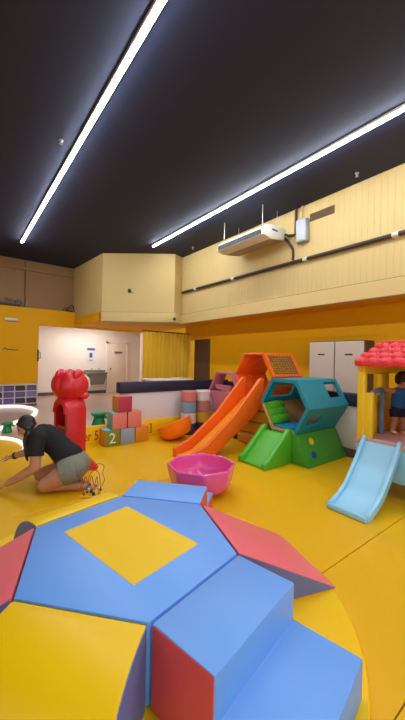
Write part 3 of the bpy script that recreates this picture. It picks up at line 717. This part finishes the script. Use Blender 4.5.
# ---------------------------------------------------------------- people
def basis(f, u):
    """rotation whose +X is the facing direction and +Z the crown"""
    f = V(f).normalized(); u = V(u); u = (u-f*u.dot(f)).normalized(); s_ = u.cross(f)
    return M((f, s_, u)).transposed()
def head_pieces(bm, c, rot, k=1.0):
    """skull, jaw, nose, brow, lips, ears for a head k*0.23 m tall centred on c"""
    def at(x,y,z): return V(c)+rot@V((x*k,y*k,z*k))
    ball(bm, at(-.012,0,.022), (.094*k,.074*k,.090*k), 24, 16, rot)
    ball(bm, at(.018,0,-.035), (.066*k,.058*k,.078*k), 20, 14, rot)
    ball(bm, at(.048,0,-.092), (.030*k,.030*k,.024*k), 14, 10, rot)
    tube(bm, [at(.080,0,.022), at(.094,0,-.006), at(.104,0,-.022)], [.009*k,.012*k,.015*k], 10)
    ball(bm, at(.100,0,-.024), (.014*k,.018*k,.011*k), 12, 8, rot)
    ball(bm, at(.078,0,.036), (.012*k,.046*k,.010*k), 12, 8, rot)
    ball(bm, at(.079,0,-.054), (.010*k,.024*k,.007*k), 12, 8, rot); ball(bm, at(.077,0,-.066), (.010*k,.021*k,.007*k), 12, 8, rot)
    for s in (-1,1):
        ball(bm, at(-.006,s*.074,-.008), (.018*k,.010*k,.030*k), 12, 8, rot)
        ball(bm, at(.055,s*.040,-.024), (.022*k,.018*k,.018*k), 12, 8, rot)
def hand(bm, w, d, n_, k=1.0, spread=1, curl=.35, thumb=1):
    """palm and five bent fingers: w wrist, d direction, n_ back-of-hand normal"""
    d = V(d).normalized(); n_ = V(n_); n_ = (n_-d*n_.dot(d)).normalized(); s_ = d.cross(n_)*thumb
    w = V(w)
    pm = w+d*.045*k
    r = M((d, s_, n_)).transposed()
    ball(bm, pm, (.050*k,.040*k,.015*k), 16, 10, r)
    for i, (o, L) in enumerate(((.030,.070),(.010,.080),(-.010,.074),(-.030,.058))):
        a = w+d*.075*k+s_*o*k
        dd = (d+s_*o*3*spread).normalized()
        b = a+(dd-n_*curl*.6).normalized()*L*.5*k; c = b+(dd-n_*curl*1.6).normalized()*L*.5*k
        capsule(bm, [w+d*.05*k+s_*o*.8*k, a, b, c], [.0085*k,.0085*k,.0078*k,.0065*k], 10)
    a = w+d*.02*k+s_*.028*k; b = w+d*.05*k+s_*.055*k-n_*.012*k; c = b+(d*.8+s_*.25-n_*.3).normalized()*.03*k
    capsule(bm, [a,b,c], [.011*k,.010*k,.008*k], 10)

# kneeling adult
t = thing('person', 'kneeling person in black t-shirt and grey shorts leaning forward at the left', 'person', (.854,3.881,0), -TH)
hd = (-.305,.035,.690); hr = basis((-.76,-.16,-.62), (-.60,.0,.80))
bm = NB()
ball(bm, (.21,.05,.285), (.15,.165,.135)); ball(bm, (.25,-.03,.24), (.125,.10,.12)); ball(bm, (.24,.13,.24), (.125,.10,.12))
capsule(bm, [(.16,.05,.35),(.06,.055,.46),(-.05,.06,.555),(-.13,.06,.605)], [.128,.116,.122,.098], 18)
capsule(bm, [(-.13,-.02,.60),(-.13,.14,.60)], [.078,.078], 14)
capsule(bm, [(-.15,.06,.64),(-.20,.055,.665),(-.255,.04,.675)], [.07,.054,.052], 14)
head_pieces(bm, hd, hr)
capsule(bm, [(.24,-.07,.235),(.12,-.10,.165),(-.01,-.115,.092)], [.115,.100,.072], 18)       # near thigh
capsule(bm, [(-.01,-.11,.082),(.12,-.08,.085),(.24,-.05,.072),(.36,-.03,.05)], [.066,.066,.055,.036], 14)
capsule(bm, [(.36,-.03,.05),(.42,-.02,.045),(.50,-.01,.03)], [.036,.034,.022], 12)
capsule(bm, [(.22,.17,.235),(.0,.20,.16),(-.225,.21,.085)], [.115,.095,.07], 18)              # far thigh
capsule(bm, [(-.225,.21,.075),(-.08,.20,.08),(.06,.19,.07),(.2,.18,.045)], [.062,.064,.052,.036], 14)
capsule(bm, [(.2,.18,.045),(.26,.17,.04),(.34,.16,.03)], [.035,.033,.022], 12)
capsule(bm, [(-.10,-.10,.600),(-.09,-.155,.46),(-.085,-.175,.305)], [.070,.062,.054], 14)      # near arm
capsule(bm, [(-.085,-.175,.305),(-.22,-.165,.215),(-.385,-.15,.115)], [.054,.050,.033], 14)
hand(bm, (-.39,-.15,.11), (-.85,.02,-.52), (-.45,0,.9), 1.0, 1, .25, 1)
capsule(bm, [(-.14,.22,.59),(-.23,.26,.47),(-.34,.27,.365)], [.066,.058,.05], 14)             # far arm
capsule(bm, [(-.34,.27,.365),(-.45,.245,.325),(-.555,.22,.29)], [.05,.045,.031], 14)
hand(bm, (-.56,.22,.288), (-1,-.02,-.10), (-.1,-.2,1), 1.0, .6, .5, -1)
bm = fused(bm, .0065, 3)
body = link('body', bm, 'skin', t, local=True, ang=180)
def hat(x,y,z): return V(hd)+hr@V((x,y,z))
for s_ in (-1,1):
    bm = NB(); ball(bm, hat(.070,s_*.033,.008), (.012,.014,.009), 12, 8, hr); link('eye', bm, 'eye_dark', t, local=True)
bm = NB(); ball(bm, hat(.084,0,-.060), (.008,.022,.008), 12, 8, hr); link('lips', bm, 'lip', t, local=True)
# hair: cap, gathered at the nape, long strands falling in front of the chest
bm = NB()
ball(bm, hat(-.030,0,.032), (.096,.083,.092), 24, 16, hr)
ball(bm, hat(-.045,0,-.022), (.066,.079,.07), 18, 12, hr)
for s_ in (-1,1):
    capsule(bm, [hat(.040,s_*.050,.078), hat(.012,s_*.074,.03), hat(-.03,s_*.080,-.045)], [.012,.016,.028], 10)
capsule(bm, [hat(-.05,-.03,-.03), V((-.235,-.06,.62)), V((-.25,-.075,.55)), V((-.235,-.08,.47)), V((-.23,-.085,.40)), V((-.215,-.085,.34))], [.05,.036,.028,.026,.020,.008], 12)
bm2 = fused(bm, .007, 3); link('hair', bm2, 'hair', t, local=True, ang=180)
# t-shirt
bm = NB()
capsule(bm, [(.19,.05,.355),(.13,.05,.40),(.05,.055,.475),(-.05,.06,.563),(-.13,.06,.610)], [.155,.145,.134,.138,.112], 20)
capsule(bm, [(-.12,-.05,.605),(-.12,.17,.60)], [.100,.096], 14); ball(bm, (-.10,-.095,.602), .088); ball(bm, (-.14,.22,.592), .084)
tube(bm, [(-.10,-.085,.61),(-.097,-.115,.56),(-.095,-.145,.50),(-.09,-.166,.42)], [.094,.092,.088,.084], 16)
tube(bm, [(-.13,.20,.6),(-.185,.243,.53),(-.235,.262,.46)], [.09,.086,.08], 16)
bm = fused(bm, .008, 2); link('t_shirt', bm, 'black_cloth', t, local=True, ang=180)
# shorts
bm = NB()
ball(bm, (.225,.05,.295), (.172,.19,.152)); ball(bm, (.27,-.035,.25), (.146,.124,.144)); ball(bm, (.255,.135,.25), (.146,.124,.144))
tube(bm, [(.29,-.05,.25),(.23,-.073,.232),(.165,-.09,.205)], [.140,.138,.132], 18)
tube(bm, [(.25,.16,.245),(.19,.175,.228),(.12,.185,.205)], [.138,.134,.126], 18)
bm = fused(bm, .008, 2); link('shorts', bm, 'grey_cloth', t, local=True, ang=180)
bm = NB(); tube(bm, [(-.525,.226,.302),(-.548,.222,.293)], [.042,.041], 14); link('wristband', bm, 'slot_dark', t, local=True)
bm = NB(); tube(bm, smooth_curve([(-.19,-.02,.60),(-.225,-.03,.52),(-.215,-.03,.44),(-.195,-.01,.48)],5), .006, 6); link('lanyard', bm, 'bead_white', t, local=True)
# toddler in the playhouse
t = thing('person', 'small child in blue sleeveless top and dark shorts standing in the plastic playhouse', 'person', (4.35,1.69,PF), -TH)
hd = (.055,-.02,.655); hr = basis((-.30,-.78,-.60), (-.15,-.45,.9)); kk = .86
bm = NB()
ball(bm, (.04,.02,.315), (.085,.075,.08)); capsule(bm, [(.04,.02,.33),(.04,.015,.42),(.042,.0,.51)], [.078,.080,.074], 16)
capsule(bm, [(-.01,.0,.525),(.095,.0,.525)], [.042,.042], 12); capsule(bm, [(.045,-.005,.55),(.05,-.012,.60)], [.042,.042], 12)
head_pieces(bm, hd, hr, kk)
for s_, fx in ((-1,-.03),(1,.095)):
    hx = .04+s_*.042
    capsule(bm, [(hx,.02,.30),((hx+fx)/2,.0,.17)], [.058,.043], 14); capsule(bm, [((hx+fx)/2,.0,.17),(fx,.02,.05)], [.042,.03], 12)
    capsule(bm, [(fx,.02,.035),(fx-.012,-.04,.025)], [.028,.024], 12)
capsule(bm, [(-.012,.0,.525),(-.14,-.02,.545)], [.036,.029], 12); capsule(bm, [(-.14,-.02,.545),(-.255,-.05,.535)], [.029,.02], 12)
hand(bm, (-.255,-.05,.535), (-1,-.3,-.1), (0,0,1), .62, .6, .9, 1)
capsule(bm, [(.095,.0,.525),(.15,-.03,.44)], [.036,.029], 12); capsule(bm, [(.15,-.03,.44),(.17,-.10,.35)], [.029,.02], 12)
hand(bm, (.17,-.10,.35), (.1,-.5,-.85), (1,0,.1), .62, .8, .4, 1)
bm = fused(bm, .0055, 3); link('body', bm, 'skin_boy', t, local=True, ang=180)
def hat(x,y,z): return V(hd)+hr@V((x*kk,y*kk,z*kk))
for s_ in (-1,1):
    bm = NB(); ball(bm, hat(.070,s_*.033,.006), (.011,.013,.009), 10, 8, hr); link('eye', bm, 'eye_dark', t, local=True)
bm = NB(); ball(bm, hat(-.022,0,.034), (.094,.084,.090), 22, 14, hr); ball(bm, hat(-.045,0,-.02), (.066,.077,.066), 18, 12, hr); capsule(bm, [hat(.062,-.045,.07),hat(.07,0,.078),hat(.062,.045,.07)], [.018,.02,.018], 10)
bm = fused(bm, .006, 3); link('hair', bm, 'hair', t, local=True, ang=180)
bm = NB(); capsule(bm, [(.04,.02,.345),(.04,.015,.42),(.042,.0,.505)], [.090,.090,.084], 18); capsule(bm, [(.0,.0,.52),(.085,.0,.52)], [.056,.056], 12)
bm = fused(bm, .007, 2); link('sleeveless_top', bm, 'boy_blue', t, local=True, ang=180)
bm = NB(); ball(bm, (.04,.02,.315), (.095,.086,.082))
for s_, fx in ((-1,.0),(1,.09)): tube(bm, [(.04+s_*.042,.02,.30),(.04+s_*.046,.008,.205)], [.068,.062], 14)
bm = fused(bm, .007, 2); link('shorts', bm, 'boy_shorts', t, local=True, ang=180)
for fx in (-.03,.095):
    bm = NB(); ball(bm, (fx-.01,-.022,.022), (.034,.062,.026), 14, 10); bmesh.ops.bisect_plane(bm, geom=bm.verts[:]+bm.edges[:]+bm.faces[:], plane_co=(0,0,.003), plane_no=(0,0,-1), clear_outer=True)
    bmesh.ops.holes_fill(bm, edges=bm.edges[:]); link('shoe', bm, 'shoe_pink', t, local=True)

# ---------------------------------------------------------------- camera, light from the rest of the hall
cam = bpy.data.cameras.new('camera'); co = bpy.data.objects.new('camera', cam); C.objects.link(co)
cam.sensor_fit = 'VERTICAL'; cam.sensor_height = 36; cam.lens = 320.4/720*36; cam.clip_start = .05
PT, RL = .0032, .0206
fwd = V((sin(TH)*cos(PT), cos(TH)*cos(PT), -sin(PT))); right = V((cos(TH), -sin(TH), 0)); upv = right.cross(fwd)
r2 = right*cos(RL)+upv*sin(RL); u2 = -right*sin(RL)+upv*cos(RL)
co.matrix_world = M(((r2.x,u2.x,-fwd.x,0),(r2.y,u2.y,-fwd.y,0),(r2.z,u2.z,-fwd.z,1.5),(0,0,0,1)))
S.camera = co
w = bpy.data.worlds.new('world'); S.world = w; w.use_nodes = True
w.node_tree.nodes['Background'].inputs[0].default_value = (.88,.94,1.0,1); w.node_tree.nodes['Background'].inputs[1].default_value = 1.0
S.view_settings.view_transform = 'Standard'; S.view_settings.look = 'None'; S.view_settings.gamma = 1; S.view_settings.exposure = .38
